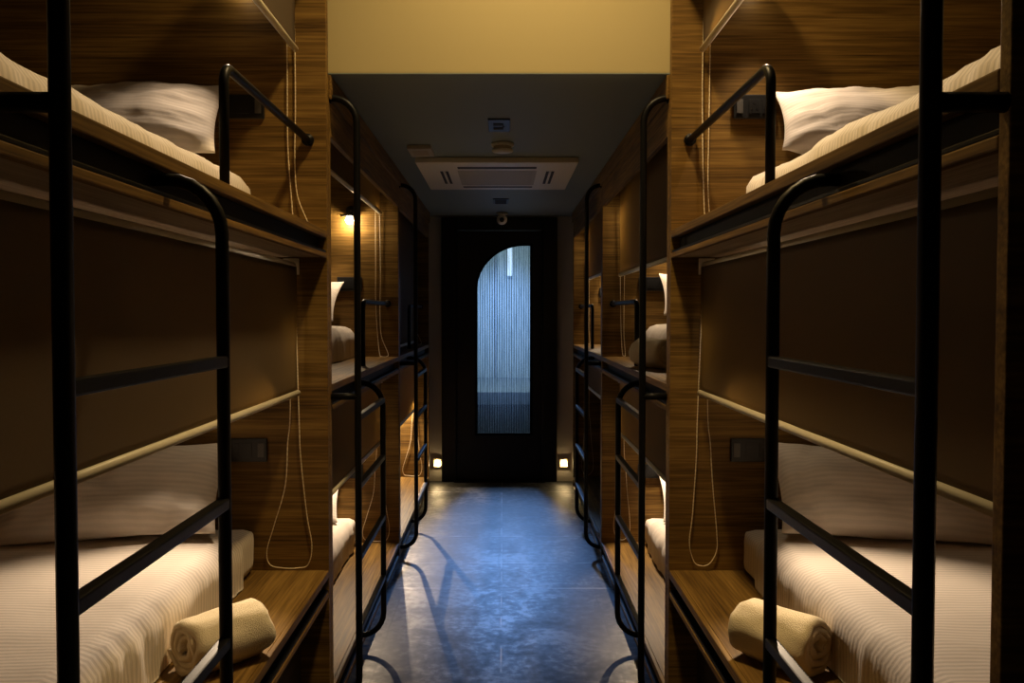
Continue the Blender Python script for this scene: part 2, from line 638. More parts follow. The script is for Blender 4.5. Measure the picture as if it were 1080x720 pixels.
# landing beyond the glass
LY = END + .12
LB = LY + 3.0
bm = bmesh.new()
box(bm, -1.3, 1.3, LB, LB + .1, -.1, 2.7)
box(bm, -1.4, -1.3, LY, LB + .1, -.1, 2.7)
box(bm, 1.3, 1.4, LY, LB + .1, -.1, 2.7)
box(bm, -1.4, 1.4, LY, LB + .1, 2.6, 2.7)
struct('wall_landing', bm, M_BRIGHT, 'pale walls of the lit landing behind the glass', 'wall')
struct('floor_landing', one_box(-1.3, 1.3, LY, LB, -.1, 0), M_LFLOOR, 'grey floor of the landing behind the glass', 'floor')
struct('trim_2', one_box(-1.3, 1.3, LY + 1.10, LB, .53, .66, bev=.008), M_BENCH, 'stone ledge across the landing behind the glass', 'ledge')
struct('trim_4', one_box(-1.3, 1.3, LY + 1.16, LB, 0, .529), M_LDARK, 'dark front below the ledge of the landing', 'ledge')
struct('trim_3', one_box(-.10, -.075, LB - .03, LB, .66, 2.6), M_BENCH, 'vertical joint strip on the landing wall behind the glass', 'trim')


def light(kind, name, loc, energy, color, parent=None, **kw):
    d = bpy.data.lights.new(name, kind)
    d.energy = energy
    d.color = color
    for k, v in kw.items():
        setattr(d, k, v)
    o = bpy.data.objects.new(name, d)
    COL.objects.link(o)
    o.location = loc
    if parent is not None:
        o.parent = parent
        o.location = Vector(loc) - world_loc(parent)
    return o


def aim(o, d):
    o.rotation_euler = Vector(d).to_track_quat('-Z', 'Y').to_euler()


COOL = (0.42, 0.66, 1.0)
WARM = (1.0, 0.69, 0.30)
LAMPC = (1.0, 0.75, 0.50)
L1 = light('AREA', 'landing_light', (0.05, LY + 1.3, 2.56), 23, (0.72, 0.95, 1.0), shape='RECTANGLE', size=1.0, size_y=0.7)
aim(L1, (0, .35, -1))
tag(L1, 'cool ceiling light of the landing behind the glass', 'light')

L2 = light('SPOT', 'floor_fill_spot', (0.02, LY + 1.05, 2.40), 860, (0.24, 0.46, 1.0), spot_size=math.radians(39), spot_blend=1.0, shadow_soft_size=.10)  # fill spot added to brighten the corridor floor through the pane
aim(L2, (0, -2.7, -2.4))
tag(L2, 'added cool fill spotlight behind the glass that brightens the corridor floor', 'light')

wl = empty('glare_tube', (.09, LB, 2.1), 'added glowing tube behind the reeded glass standing in for the glare streak at its top', 'glare stand-in')  # no real fitting: glowing tube added to imitate the glare streak
bm = bmesh.new()
box(bm, .06, .12, LB - .05, LB - .001, 1.90, 2.36, .01)
link('backplate', bm, M_BRIGHT, wl)
bm = bmesh.new()
disc(bm, (.09, LB - .085, 2.13), .030, .42, 'z', 24, .004)
link('glow_tube', bm, M_GLARE, wl, True)

# near corridor downlight in the high ceiling
cl = empty('ceiling_light', (.12, 2.30, HIGH), 'round recessed warm downlight in the high ceiling above the nearest bunks', 'ceiling light')
bm = bmesh.new()
disc(bm, (.12, 2.30, HIGH - .008), .075, .016, bev=.004)
link('trim_ring', bm, M_WHITEP, cl, True)
bm = bmesh.new()
disc(bm, (.12, 2.30, HIGH - .018), .052, .004)
link('lens', bm, M_LENS, cl, True)
sp = light('SPOT', 'beam', (.12, 2.30, HIGH - .03), 225, WARM, cl, spot_size=math.radians(124), spot_blend=1.0, shadow_soft_size=.12)
aim(sp, (0, .05, -1))

# ------------------------------------------------------------------ bunks
WORD = {1: 'nearest', 2: 'middle', 3: 'farthest'}
SIDE = {-1: 'left', 1: 'right'}


def bay(k):
    y0 = BAY0 + BAYL * (k - 1)
    base = (.55, 1.74) if k == 1 else (.10, 1.20)
    top = 2.86 if k == 1 else CEIL - .002
    return y0, y0 + BAYL, base, top


def platform(root, s, y0, y1, zt, name):
    a, b = y0 + PT + .0005, y1 - PT - .0005
    bm = bmesh.new()
    xo = X(s, DEPTH - .002)
    box(bm, X(s, .016), xo, a, b, zt - .022, zt)          # top board
    box(bm, X(s, .0), X(s, .0155), a, b, zt - .027, zt, .003)   # nosing
    p = link(name, bm, M_WOODY, root)
    bm = bmesh.new()
    box(bm, X(s, .016), xo, a, b, zt - .093, zt - .078)
    tag(link('soffit_panel', bm, M_PALEW, p), 'pale veneer underside')
    bm = bmesh.new()
    box(bm, X(s, .030), X(s, .06), a, b, zt - .0775, zt - .0225, .002)
    link('steel_channel', bm, M_CHANNEL, p)
    bm = bmesh.new()
    box(bm, X(s, .003), X(s, .0295), a, b, zt - .0775, zt - .0695, .002)
    link('steel_lip', bm, M_STEEL, p)
    bm = bmesh.new()
    box(bm, X(s, .0), X(s, .0155), a, b, zt - .096, zt - .078, .003)
    link('lower_trim', bm, M_WOODY, p)
    return p


for s in (-1, 1):
    for k in (1, 2, 3):
        y0, y1, (zl, zu), top = bay(k)
        where = {1: 'nearest the viewer', 2: 'midway along the corridor', 3: 'next to the black door'}[k]
        root = empty('bunk_bed', (X(s, .6), (y0 + y1) / 2, 0),
                     'walnut double bunk bed %s on the %s corridor side' % (where, SIDE[s]), 'bunk bed', 'built-in bunk beds along the corridor')
        for nm, ya in (('footboard_panel', y0), ('headboard_panel', y1 - PT)):
            bm = bmesh.new()
            box(bm, X(s, 0), X(s, DEPTH - .001), ya + (.012 if ya == BAY0 else 0), ya + PT - .0008, 0.0, top, .002)
            link(nm, bm, M_WOODX, root)
        platform(root, s, y0, y1, zl, 'lower_platform')
        platform(root, s, y0, y1, zu, 'upper_platform')
        a, b = y0 + PT + .001, y1 - PT - .001
        if k == 1:
            bm = bmesh.new()
            n = 3
            w = (b - a) / n
            for i in range(n):
                box(bm, X(s, .10), X(s, .12), a + i * w + .003, a + (i + 1) * w - .003, .06, zl - .10, .002)
            box(bm, X(s, .121), X(s, .135), a, b, 0, zl - .10)
            link('plinth_panel', bm, M_DARKW, root)
        bm = bmesh.new()
        fz = top - .21
        box(bm, X(s, .0), X(s, .02), a, b, fz, top - .001, .003)
        box(bm, X(s, -.010), X(s, -.0005), y0 + .001, y1 - .001, top - .085, top - .002, .003)
        link('fascia', bm, M_WOODY, root)

# ------------------------------------------------------------------ ladders
TR = 0.0122


def ladder(s, k):
    y0, y1, (zl, zu), top = bay(k)
    xl = -.515 if s < 0 else .498
    e = EDGE[s]
    yn, yf = y0 + .022, y0 + (.575 if k == 1 else .63)
    where = {1: 'standing in the foreground at the nearest bunk', 2: 'at the middle bunk', 3: 'at the farthest bunk by the door'}[k]
    root = empty('bunk_ladder', (xl, yn, 0), 'black tubular steel ladder %s on the %s' % (where, SIDE[s]), 'ladder', 'black bunk ladders')
    zt = zu + 1.01
    zb = .058
    bm = bmesh.new()
    if k == 1:
        low = [(xl, yn, 0.001)]
    else:
        low = [(e - s * .0005, yn, zb), (xl, yn, zb)]
    tube(bm, fillet(low + [(xl, yn, zt), (e - s * .0005, yn, zt)], .085), TR, 12)
    link('long_pole', bm, M_STEEL, root, True)
    if k == 1:
        low = [(xl, yf, 0.001)]
    else:
        low = [(e + s * .0295, yf, zb), (xl, yf, zb)]
    bm = bmesh.new()
    tube(bm, fillet(low + [(xl, yf, zu - .044), (e + s * .0295, yf, zu - .044)], .10), TR, 12)
    link('short_pole', bm, M_STEEL, root, True)
    bm = bmesh.new()
    tube(bm, [(xl, yn, zu - .044), (e - s * .0005, yn, zu - .044)], TR, 12)
    link('stand_off', bm, M_STEEL, root, True)
    bm = bmesh.new()
    disc(bm, (e - s * .003, yn, zt), .019, .005, 'x', 20, .001)
    link('wall_flange', bm, M_STEEL, root, True)
    zs = [1.362, 1.10, .84, .575, .315] if k == 1 else [1.08, .835, .575, .315]
    for z in zs:
        bm = bmesh.new()
        box(bm, xl - .0105, xl + .0105, yn, yf, z - .0105, z + .0105, .0035)
        link('rung', bm, M_STEEL, root)


for s in (-1, 1):
    for k in (1, 2, 3):
        ladder(s, k)


def guard_rail(s, k):
    y0, y1, (zl, zu), top = bay(k)
    x = X(s, .062)
    yh = y1 - PT
    z = zu + .31
    root = empty('guard_rail', (x, yh - .87, zu), 'black bent tube guard rail on the %s upper bunk on the %s' % (WORD[k], SIDE[s]), 'guard rail', 'black guard rails of the upper bunks')
    bm = bmesh.new()
    tube(bm, fillet([(x, yh - .87, zu + .0005), (x, yh - .87, z), (x, yh - .003, z)], .045), TR, 12)
    link('rail', bm, M_STEEL, root, True)
    bm = bmesh.new()
    disc(bm, (x, yh - .0105, z), .0205, .020, 'y', 20, .003)
    link('wall_flange', bm, M_STEEL, root, True)


for s in (-1, 1):
    for k in (1, 2, 3):
        guard_rail(s, k)

# ------------------------------------------------------------------ bedding


def nz(p, f, seed=0.0):
    return noise.noise(Vector((p[0] * f + seed, p[1] * f + seed * 1.7, p[2] * f - seed)))


MT = .155   # mattress height


def mattress(s, k, lev):
    y0, y1, zz, top = bay(k)
    z = zz[lev]
    a, b = y0 + PT + .012, y1 - PT - .006
    xa, xb = sorted((X(s, MDEP), X(s, DEPTH - .022)))
    seed = R.random() * 50
    bm = rounded_block(xa, xb, a, b, z + .001, z + MT, .035, 24, 48, 8,
                       lambda p, n: n * 0.004 * nz(p, 9, seed))
    for v in bm.verts:
        v.co.z = max(v.co.z, z + .001)
    lev_w = ('lower', 'upper')[lev]
    o = link('mattress', bm, M_SHEET, None, True, (0.5 * (xa + xb), 0.5 * (a + b), z))
    tag(o, 'single mattress in a striped white sheet on the %s %s bunk on the %s' % (WORD[k], lev_w, SIDE[s]), 'mattress', 'bunk mattresses')
    # duvet: a closed quilt laid over the mattress, hanging down its front side
    seed = R.random() * 50
    yb = b - (.16 if lev == 0 else .03)
    ya = a + .004
    H = MT + .001
    L1_, L2_ = (xb - xa) - .02, MT - .014
    prof_n, len_n = 46, 90
    th = .020

    def surf(u, v, off):
        d = u * (L1_ + L2_ + .03)          # distance along profile from the outer wall
        y = ya + (yb - ya) * v
        r = .045
        top_len = L1_ - r
        arc = r * math.pi / 2
        if d < top_len:
            px, pz, nx_, nz_ = d, H + off, 0, 1
        elif d < top_len + arc:
            t = (d - top_len) / r
            px, pz, nx_, nz_ = top_len + math.sin(t) * (r + off), H - r + math.cos(t) * (r + off), math.sin(t), math.cos(t)
        else:
            px, pz, nx_, nz_ = L1_ + off, H - r - (d - top_len - arc), 1, 0
        px += .006
        q = Vector((px, y, pz))
        w = nz(q, 3.0, seed) * .006 + nz(q, 8.0, seed + 4) * .004
        if nx_ > .3:                        # soft vertical folds where it hangs
            w += .010 * nx_ * nz((0, y, 0), 13, seed + 9) + .006 * nx_ * nz((pz * .3, y, 0), 30, seed + 2)
        # gather near the pillow
        w += .003 * nz_ * math.exp(-((v - .97) / .03) ** 2)
        w += .006 * nz_ * max(0, nz((px * .5, y * 3.2, 0), 2.2, seed + 20)) * (1 if v > .6 else .4)
        if lev == 1:
            w += .012 * (nx_ + nz_) * nz((px * .4, y * 1.0, 0), 4.5, seed + 31)
        w = max(w, -.004) + .0045
        px += nx_ * w
        pz += nz_ * w
        pz = max(pz, .004)
        xx = X(s, DEPTH - .022) - s * px
        return Vector((xx, y, z + pz))
    bm = bmesh.new()
    g1 = grid(bm, prof_n, len_n, lambda u, v: surf(u, v, th * min(1, max(.05, min(v, 1 - v) * 40)) ** .5))
    g0 = grid(bm, prof_n, len_n, lambda u, v: surf(u, v, 0.0))
    for i in range(prof_n):
        for e in (0, len_n):
            bm.faces.new((g1[i][e], g1[i + 1][e], g0[i + 1][e], g0[i][e]))
    for j in range(len_n):
        for e in (0, prof_n):
            bm.faces.new((g1[e][j], g1[e][j + 1], g0[e][j + 1], g0[e][j]))
    d = link('duvet', bm, M_SHEET, None, True, (0.5 * (xa + xb), 0.5 * (ya + yb), z + MT))
    tag(d, 'white striped duvet spread over the %s %s bunk mattress on the %s' % (WORD[k], lev_w, SIDE[s]), 'duvet', 'white striped duvets')


def pillow_mesh(W, H, T, seed):
    """Pillow lying flat: width W along x, height H along y, thickness T along z."""
    bm = bmesh.new()
    n, m_ = 44, 34
    fl = .10

    def pt(u, v, sg):
        u = u * 2 - 1
        v = v * 2 - 1
        a = max(0, 1 - abs(u) ** 2.6) ** .62
        b_ = max(0, 1 - abs(v) ** 2.6) ** .62
        t = T / 2 * a * b_
        # edges drawn in between the corners
        px = u * W / 2 * (1 - .055 * (1 - v * v) * abs(u) ** 3)
        py = v * H / 2 * (1 - .075 * (1 - u * u) * abs(v) ** 3)
        p = Vector((px, py, 0))
        wr = nz(p, 5, seed) * .016 + nz((p.x * 4, p.y * 13, 0), 1.6, seed) * .010 + nz(p, 17, seed) * .005
        wr -= .010 * max(0, 1 - abs(nz(p, 3.2, seed + 7)) * 9)
        ang = math.atan2(v, u)
        edge = max(abs(u), abs(v))
        wr += .007 * math.sin(ang * 23 + 3 * nz(p, 3, seed)) * max(0, edge - .45) * (1 - edge) * 3.2
        tt = t + wr * min(1, t / .03)
        return Vector((px, py, sg * max(tt, .003)))
    gt = grid(bm, n, m_, lambda u, v: pt(u, v, 1))
    gb = grid(bm, n, m_, lambda u, v: pt(u, v, -1))
    for i in range(n):
        for e in (0, m_):
            bm.faces.new((gt[i][e], gt[i + 1][e], gb[i + 1][e], gb[i][e]))
    for j in range(m_):
        for e in (0, n):
            bm.faces.new((gt[e][j], gt[e][j + 1], gb[e][j + 1], gb[e][j]))
    return bm


def pillow(s, k, lev, W=.70, H=.375, T=.16, lean=62, yaw=0, roll=0, dx=0.0, sag=.0):
    y0, y1, zz, top = bay(k)
    z = zz[lev] + MT + .024
    yh = y1 - PT
    bm = pillow_mesh(W, H, T, R.random() * 40)
    o = link('pillow', bm, M_PILLOW, None, True)
    xc = X(s, MDEP + .065 + W / 2) + s * dx
    M = Matrix.Rotation(math.radians(yaw), 4, 'Z') @ Matrix.Rotation(math.radians(lean), 4, 'X') @ Matrix.Rotation(math.radians(roll), 4, 'Z')
    pts = [M @ v.co for v in o.data.vertices]
    zmin = min(p.z for p in pts)
    ymax = max(p.y for p in pts)
    o.matrix_world = Matrix.Translation((xc, yh - .004 - ymax, z - zmin + .002)) @ M
    tag(o, 'white striped pillow leaning on the headboard of the %s %s bunk on the %s' % (WORD[k], ('lower', 'upper')[lev], SIDE[s]), 'pillow', 'white bunk pillows')
    return o


def towel_mesh(L, rad, turns, seed, squash=.88):
    """Rolled terry towel, axis along x, resting on z = 0."""
    bm = bmesh.new()
    th = rad / (turns + .55)
    n = int(turns * 30)
    nl = 18
    prof = []
    for i in range(n + 1):
        t = i / n
        r = .006 + th * .52 + (rad - th * .5 - .006 - th * .52) * t
        a = 2 * math.pi * turns * t - 1.0
        w = th * .44
        prof.append((r, a, w))

    def ring_pts(j):
        x = -L / 2 + L * j / nl
        e = min(j, nl - j) / nl
        end = 1.0 - .07 * max(0, 1 - e / .10) ** 2
        ins, outs = [], []
        for i, (r, a, w) in enumerate(prof):
            wob = nz((x * 6, math.cos(a) * 1.4, math.sin(a) * 1.4 + r * 20), 1.6, seed) * .012
            edge = 1.0 if e > .02 else .55
            xs = x + (1 if j > nl / 2 else -1) * (.012 * nz((r * 60, a, seed), 1.0) if e < .12 else 0)
            for lst, sg in ((outs, 1), (ins, -1)):
                rr = r * end + sg * w * edge + wob * (r / rad)
                lst.append(Vector((xs, math.cos(a) * rr, math.sin(a) * rr * squash)))
        return outs + ins[::-1]
    rings = []
    for j in range(nl + 1):
        rings.append([bm.verts.new(p) for p in ring_pts(j)])
    m_ = len(rings[0])
    for a, b in zip(rings, rings[1:]):
        for i in range(m_):
            bm.faces.new((a[i], a[(i + 1) % m_], b[(i + 1) % m_], b[i]))
    h = n + 1
    for rg in (rings[0], rings[-1]):
        for i in range(n):
            bm.faces.new((rg[i], rg[i + 1], rg[m_ - 2 - i], rg[m_ - 1 - i]))
    zmin = min(v.co.z for v in bm.verts)
    for v in bm.verts:
        v.co.z -= zmin
        if v.co.z < .012:
            v.co.z *= .4
    return bm


def towel(s, k, lev, y, d, yaw, L=.24, rad=.072, label=''):
    y0, y1, zz, top = bay(k)
    bm = towel_mesh(L, rad, 3.1, R.random() * 30)
    o = link('rolled_towel', bm, M_TOWEL, None, True)
    o.location = (X(s, d), y, zz[lev] + .002)
    o.rotation_euler = (0, 0, math.radians(yaw))
    tag(o, label, 'towel', 'rolled cream towels')


for s in (-1, 1):
    for k in (1, 2, 3):
        for lev in (0, 1):
            mattress(s, k, lev)

pillow(-1, 1, 0, yaw=4, roll=3, lean=41)
pillow(1, 1, 0, yaw=-4, roll=-3, W=.72, lean=41)
pillow(-1, 1, 1, lean=48, yaw=3, roll=4)
pillow(1, 1, 1, lean=42, yaw=-6, roll=-5)
pillow(-1, 2, 0, yaw=3, lean=41)
pillow(1, 2, 0, yaw=-3, lean=41)
pillow(-1, 2, 1, yaw=-4, roll=3, lean=36, H=.38)
pillow(1, 2, 1, yaw=5, roll=-8, lean=40)

towel(-1, 1, 0, 2.10, .112, 50, L=.215, rad=.090, label='rolled cream towel on the shelf strip of the nearest lower bunk on the left')
towel(1, 1, 0, 2.10, .130, -50, L=.215, rad=.090, label='rolled cream towel on the shelf strip of the nearest lower bunk on the right')
towel(1, 2, 1, 3.80, .120, -70, L=.25, rad=.085, label='rolled cream towel on the edge of the middle upper bunk on the right')

# ------------------------------------------------------------------ roller blinds
BD = .098     # blind distance behind the corridor edge


def chain(bm, pts, r=.0021):
    """Bead chain along a polyline: tube pinched between the beads."""
    pts = [Vector(p) for p in pts]
    out, rad = [], []
    for a, b in zip(pts, pts[1:]):
        n = max(2, int((b - a).length / .005))
        for i in range(n):
            out.append(a.lerp(b, i / n))
            rad.append(r if i % 2 == 0 else r * .62)
    out.append(pts[-1])
    rad.append(r)
    tube(bm, out, r, 6, rad)


def blind(s, k, lev, zbot, look, loop):
    """loop: list of (d, dz up from bunk base) points of the hanging bead chain."""
    y0, y1, zz, top = bay(k)
    a, b = y0 + PT + .012, y1 - PT - .016
    ztop = (zz[1] - .098 if lev == 0 else top - (.012 if k > 1 else .02))
    x = X(s, BD)
    rr = .019
    zc = ztop - .030
    root = empty('roller_blind', (x, (a + b) / 2, ztop), look, 'roller blind', 'taupe roller blinds of the bunks')
    bm = bmesh.new()
    tube(bm, [(x + s * .022, a + .004, zc), (x + s * .022, b - .004, zc)], rr, 20)
    link('roller_tube', bm, M_CREAM, root, True)
    for yy in (a - .006, b + .0005):
        bm = bmesh.new()
        box(bm, x - s * .004, x + s * .048, yy, yy + .004, zc - .026, ztop - .0005, .001)
        box(bm, x - s * .004, x + s * .048, yy - (.0 if yy > y0 + 1 else -.004), yy + (.006 if yy < y0 + 1 else -.012), ztop - .004, ztop - .0005)
        link('bracket', bm, M_WHITEP, root)
    seed = R.random() * 20
    bm = bmesh.new()

    def f(u, v, off):
        y = a + .010 + (b - a - .020) * v
        z = zbot + (zc - zbot) * u
        w = .004 * math.sin(u * math.pi) * nz((y * 1.2, u * .8, 0), 2, seed) + .0015 * nz((y, z, 0), 6, seed)
        return Vector((x + s * (.002 + w + off), y, z))
    nu, nv = 24, 40
    g0 = grid(bm, nu, nv, lambda u, v: f(u, v, 0))
    g1 = grid(bm, nu, nv, lambda u, v: f(u, v, .0008))
    for i in range(nu):
        for e in (0, nv):
            bm.faces.new((g0[i][e], g0[i + 1][e], g1[i + 1][e], g1[i][e]))
    for j in range(nv):
        for e in (0, nu):
            bm.faces.new((g0[e][j], g0[e][j + 1], g1[e][j + 1], g1[e][j]))
    link('fabric', bm, M_BLIND, root, True)
    bm = bmesh.new()
    t = bmesh.new()
    tube(bm, [(x + s * .002, a + .006, zbot - .008), (x + s * .002, b - .006, zbot - .008)], .0105, 14)
    t.free()
    link('bottom_rail', bm, M_CREAM, root, True)
    yc = b + .0095
    zb = zz[lev]
    pts = [(X(s, BD + .012), yc - .006, zc)] + [(X(s, d), yc + dy, zb + dz) for d, dz, dy in loop] + [(X(s, BD + .034), yc - .006, zc)]
    bm = bmesh.new()
    chain(bm, smooth_line(pts))
    link('bead_chain', bm, M_CHAIN, root, True)


def smooth_line(pts, n=8):
    P = [Vector(p) for p in pts]
    out = []
    for i in range(len(P) - 1):
        p0, p1, p2, p3 = P[max(i - 1, 0)], P[i], P[i + 1], P[min(i + 2, len(P) - 1)]
        for j in range(n):
            t = j / n
            out.append(.5 * ((2 * p1) + (-p0 + p2) * t + (2 * p0 - 5 * p1 + 4 * p2 - p3) * t * t + (-p0 + 3 * p1 - 3 * p2 + p3) * t ** 3))
    out.append(P[-1])
    return out


# loops hang beside the far end of each blind
hang_l = [(.100, .55, 0), (.095, .40, 0), (.075, .20, 0), (.058, .09, 0), (.072, .022, 0), (.110, .010, 0), (.160, .010, 0), (.205, .022, 0), (.216, .07, 0), (.190, .16, 0), (.150, .30, 0), (.140, .45, 0), (.130, .58, 0)]
hang_r = [(.095, .55, 0), (.092, .40, 0), (.080, .20, 0), (.070, .10, 0), (.085, .035, 0), (.110, .018, 0), (.140, .025, 0), (.165, .07, 0), (.165, .14, 0), (.150, .30, 0), (.140, .45, 0), (.130, .58, 0)]
hang_u = [(.105, .60, 0), (.105, .40, 0), (.108, .25, 0), (.100, .12, 0), (.060, .02, -.012), (.062, .004, -.05), (.090, .004, -.06), (.105, .012, -.03), (.120, .10, 0), (.132, .30, 0), (.132, .60, 0)]
hang_v = [(.105, .60, 0), (.105, .40, 0), (.110, .15, 0), (.118, .02, -.004), (.126, .006, -.03), (.134, .02, -.004), (.126, .15, 0), (.128, .40, 0), (.130, .60, 0)]

HALF = 'pulled halfway down'
blind(-1, 1, 0, 1.185, 'taupe roller blind halfway down over the nearest lower bunk on the left', hang_l)
blind(1, 1, 0, 1.185, 'taupe roller blind halfway down over the nearest lower bunk on the right', hang_r)
blind(-1, 1, 1, 2.365, 'taupe roller blind nearly rolled up above the nearest upper bunk on the left', hang_u)
blind(1, 1, 1, 2.365, 'taupe roller blind nearly rolled up above the nearest upper bunk on the right', hang_v)
blind(-1, 2, 0, .715, 'taupe roller blind halfway down over the middle lower bunk on the left', hang_l)
blind(1, 2, 0, .765, 'taupe roller blind halfway down over the middle lower bunk on the right', hang_r)
blind(-1, 2, 1, 2.045, 'short taupe roller blind almost rolled up above the middle upper bunk with the bright lamp', hang_u)
blind(1, 2, 1, 1.685, 'taupe roller blind halfway down over the middle upper bunk on the right', hang_v)
blind(-1, 3, 0, .690, 'taupe roller blind halfway down over the farthest lower bunk on the left', hang_l)
blind(1, 3, 0, .875, 'taupe roller blind with a bluish lit hem over the farthest lower bunk on the right', hang_r)
blind(-1, 3, 1, 1.235, 'taupe roller blind closed right down over the farthest upper bunk on the left', hang_u)
blind(1, 3, 1, 1.735, 'taupe roller blind halfway down over the farthest upper bunk on the right', hang_v)

# ------------------------------------------------------------------ reading lamps and sockets


def lamp(s, k, lev, power, down=38, out=20, cone=82, blend=.35):
    y0, y1, zz, top = bay(k)
    yh = y1 - PT
    x, z = X(s, .275), zz[lev] + (.815 if k == 1 else .795)
    where = 'on the headboard of the %s %s bunk on the %s' % (WORD[k], ('lower', 'upper')[lev], SIDE[s])
    if (s, k, lev) == (-1, 2, 1):
        where = 'shining brightly at the headboard of the middle upper bunk'
    root = empty('reading_lamp', (x, yh, z), 'small black reading lamp ' + where, 'lamp', 'reading lamps of the bunks')
    bm = bmesh.new()
    disc(bm, (x, yh - .006, z + .055), .030, .010, 'y', 24, .002)
    link('base', bm, M_BLACKP, root, True)
    yl = yh - .062
    bm = bmesh.new()
    tube(bm, fillet([(x, yh - .010, z + .055), (x, yl, z + .055), (x, yl, z + .026)], .02), .005, 8)
    link('stem', bm, M_BLACKP, root, True)
    # flat round shade above the light source gives a level cut-off
    bm = bmesh.new()
    disc(bm, (x, yl, z + .0215), .052, .006, 'z', 32, .002)
    head = link('shade', bm, M_BLACKP, root, True)
    t = bmesh.new()
    bmesh.ops.create_uvsphere(t, u_segments=20, v_segments=12, radius=.022)
    bm = bmesh.new()
    merge(bm, t, Matrix.Translation((x, yl + .006, z - .004)))
    link('lens', bm, (M_LENSC if lev else M_LENS) if k == 1 else (M_LENSB if lev else M_LENS), head, True)
    dn, ou = math.radians(down), math.radians(out)
    d = Vector((s * math.sin(ou) * math.cos(dn), -math.cos(ou) * math.cos(dn), -math.sin(dn)))
    sp = light('SPOT', 'beam', Vector((x, yl + .006, z - .004)) + d * .027, power, LAMPC, root,
               spot_size=math.radians(cone), spot_blend=blend, shadow_soft_size=.012)
    aim(sp, d)


P0 = 14
for s in (-1, 1):
    lamp(s, 1, 0, 52, down=35 if s < 0 else 33, out=5, cone=80 if s < 0 else 76, blend=.85)
    lamp(s, 2, 0, 40, down=58, out=25, cone=92)
lamp(-1, 1, 1, 13, down=46, out=12, cone=92, blend=.8)
lamp(1, 1, 1, 18, down=58, out=0, cone=104)
lamp(-1, 2, 1, 9, down=58, out=22, cone=100)
lamp(1, 2, 1, 9, down=62, out=25, cone=92)
lamp(-1, 3, 0, 75, down=65, out=10, cone=115)
lamp(1, 3, 1, 24, down=65, out=25, cone=92)


def socket(s, k, lev):
    y0, y1, zz, top = bay(k)
    yh = y1 - PT
    dc = .285
    xc, zc = X(s, dc), zz[lev] + .425
    root = empty('socket_panel', (xc, yh, zc), 'black power socket panel on the headboard of the %s %s bunk on the %s' % (WORD[k], ('lower', 'upper')[lev], SIDE[s]), 'socket', 'black socket panels on the headboards')
    bm = bmesh.new()
    box(bm, xc - .073, xc + .073, yh - .010, yh - .0005, zc - .041, zc + .041, .003)
    link('plate', bm, M_BLACKP, root)
    bm = bmesh.new()
    x0 = xc - s * .052
    box(bm, x0 - .011, x0 + .011, yh - .0125, yh - .0102, zc - .024, zc + .024, .001)
    link('switch', bm, M_GREYP, root)
    for dx in (.0, .045):
        bm = bmesh.new()
        xx = xc + s * (dx - .002)
        box(bm, xx - .019, xx + .019, yh - .0122, yh - .0102, zc - .024, zc + .024, .001)
        for ax, az in ((0, .011), (-.009, -.007), (.009, -.007)):
            disc(bm, (xx + ax, yh - .0125, zc + az), .0035, .001, 'y', 12)
        link('outlet', bm, M_BLACKP, root)


for s in (-1, 1):
    for k in (1, 2):
        for lev in (0, 1):
            socket(s, k, lev)
socket(1, 3, 1)

# ------------------------------------------------------------------ ceiling fittings
ac = empty('air_conditioner', (-.03, 4.92, CEIL), 'white square ceiling cassette air conditioner in the dark corridor ceiling', 'air conditioner')
A0, A1, B0, B1 = -.469, .408, 4.44, 5.40
bm = bmesh.new()
box(bm, A0, A1, B0, B1, CEIL - .032, CEIL - .0005, .008)
body = link('panel', bm, M_WHITEP, ac)
bm = bmesh.new()
box(bm, A0 + .215, A1 - .215, B0 + .24, B1 - .20, CEIL - .0335, CEIL - .0325)
for i in range(14):
    yy = B0 + .26 + i * .036
    box(bm, A0 + .235, A1 - .235, yy, yy + .012, CEIL - .0345, CEIL - .0337)
link('intake_grille', bm, M_WHITED, ac)
zf = CEIL - .0325
for (x0, x1, y0_, y1_) in ((A0 + .22, A1 - .22, B0 + .12, B0 + .175), (A0 + .22, A1 - .22, B1 - .15, B1 - .105)):
    bm = bmesh.new()
    box(bm, x0, x1, y0_, y1_, zf - .0012, zf)
    o = link('air_slot', bm, M_SLOT, ac)
for xs in (A0 + .115, A1 - .160):
    bm = bmesh.new()
    for dx in (0, .030):
        box(bm, xs + dx, xs + dx + .016, B0 + .26, B1 - .26, zf - .0012, zf)
    link('air_slot', bm, M_SLOT, ac)
    bm = bmesh.new()
    box(bm, xs + .0175, xs + .0285, B0 + .26, B1 - .26, zf - .006, zf - .0002, .001)
    link('louver', bm, M_WHITEP, ac)

sd = empty('smoke_detector', (.0, 4.09, CEIL), 'round white smoke detector on the ceiling in front of the air conditioner', 'smoke detector')
bm = bmesh.new()
disc(bm, (0, 4.09, CEIL - .008), .056, .015, seg=40, bev=.003)
link('base', bm, M_WHITEP, sd, True)
bm = bmesh.new()
disc(bm, (0, 4.09, CEIL - .024), .044, .016, seg=40)
link('vent_ring', bm, M_BRASS, sd, True)
bm = bmesh.new()
disc(bm, (0, 4.09, CEIL - .037), .052, .010, seg=40, bev=.003)
link('cover', bm, M_WHITEP, sd, True)

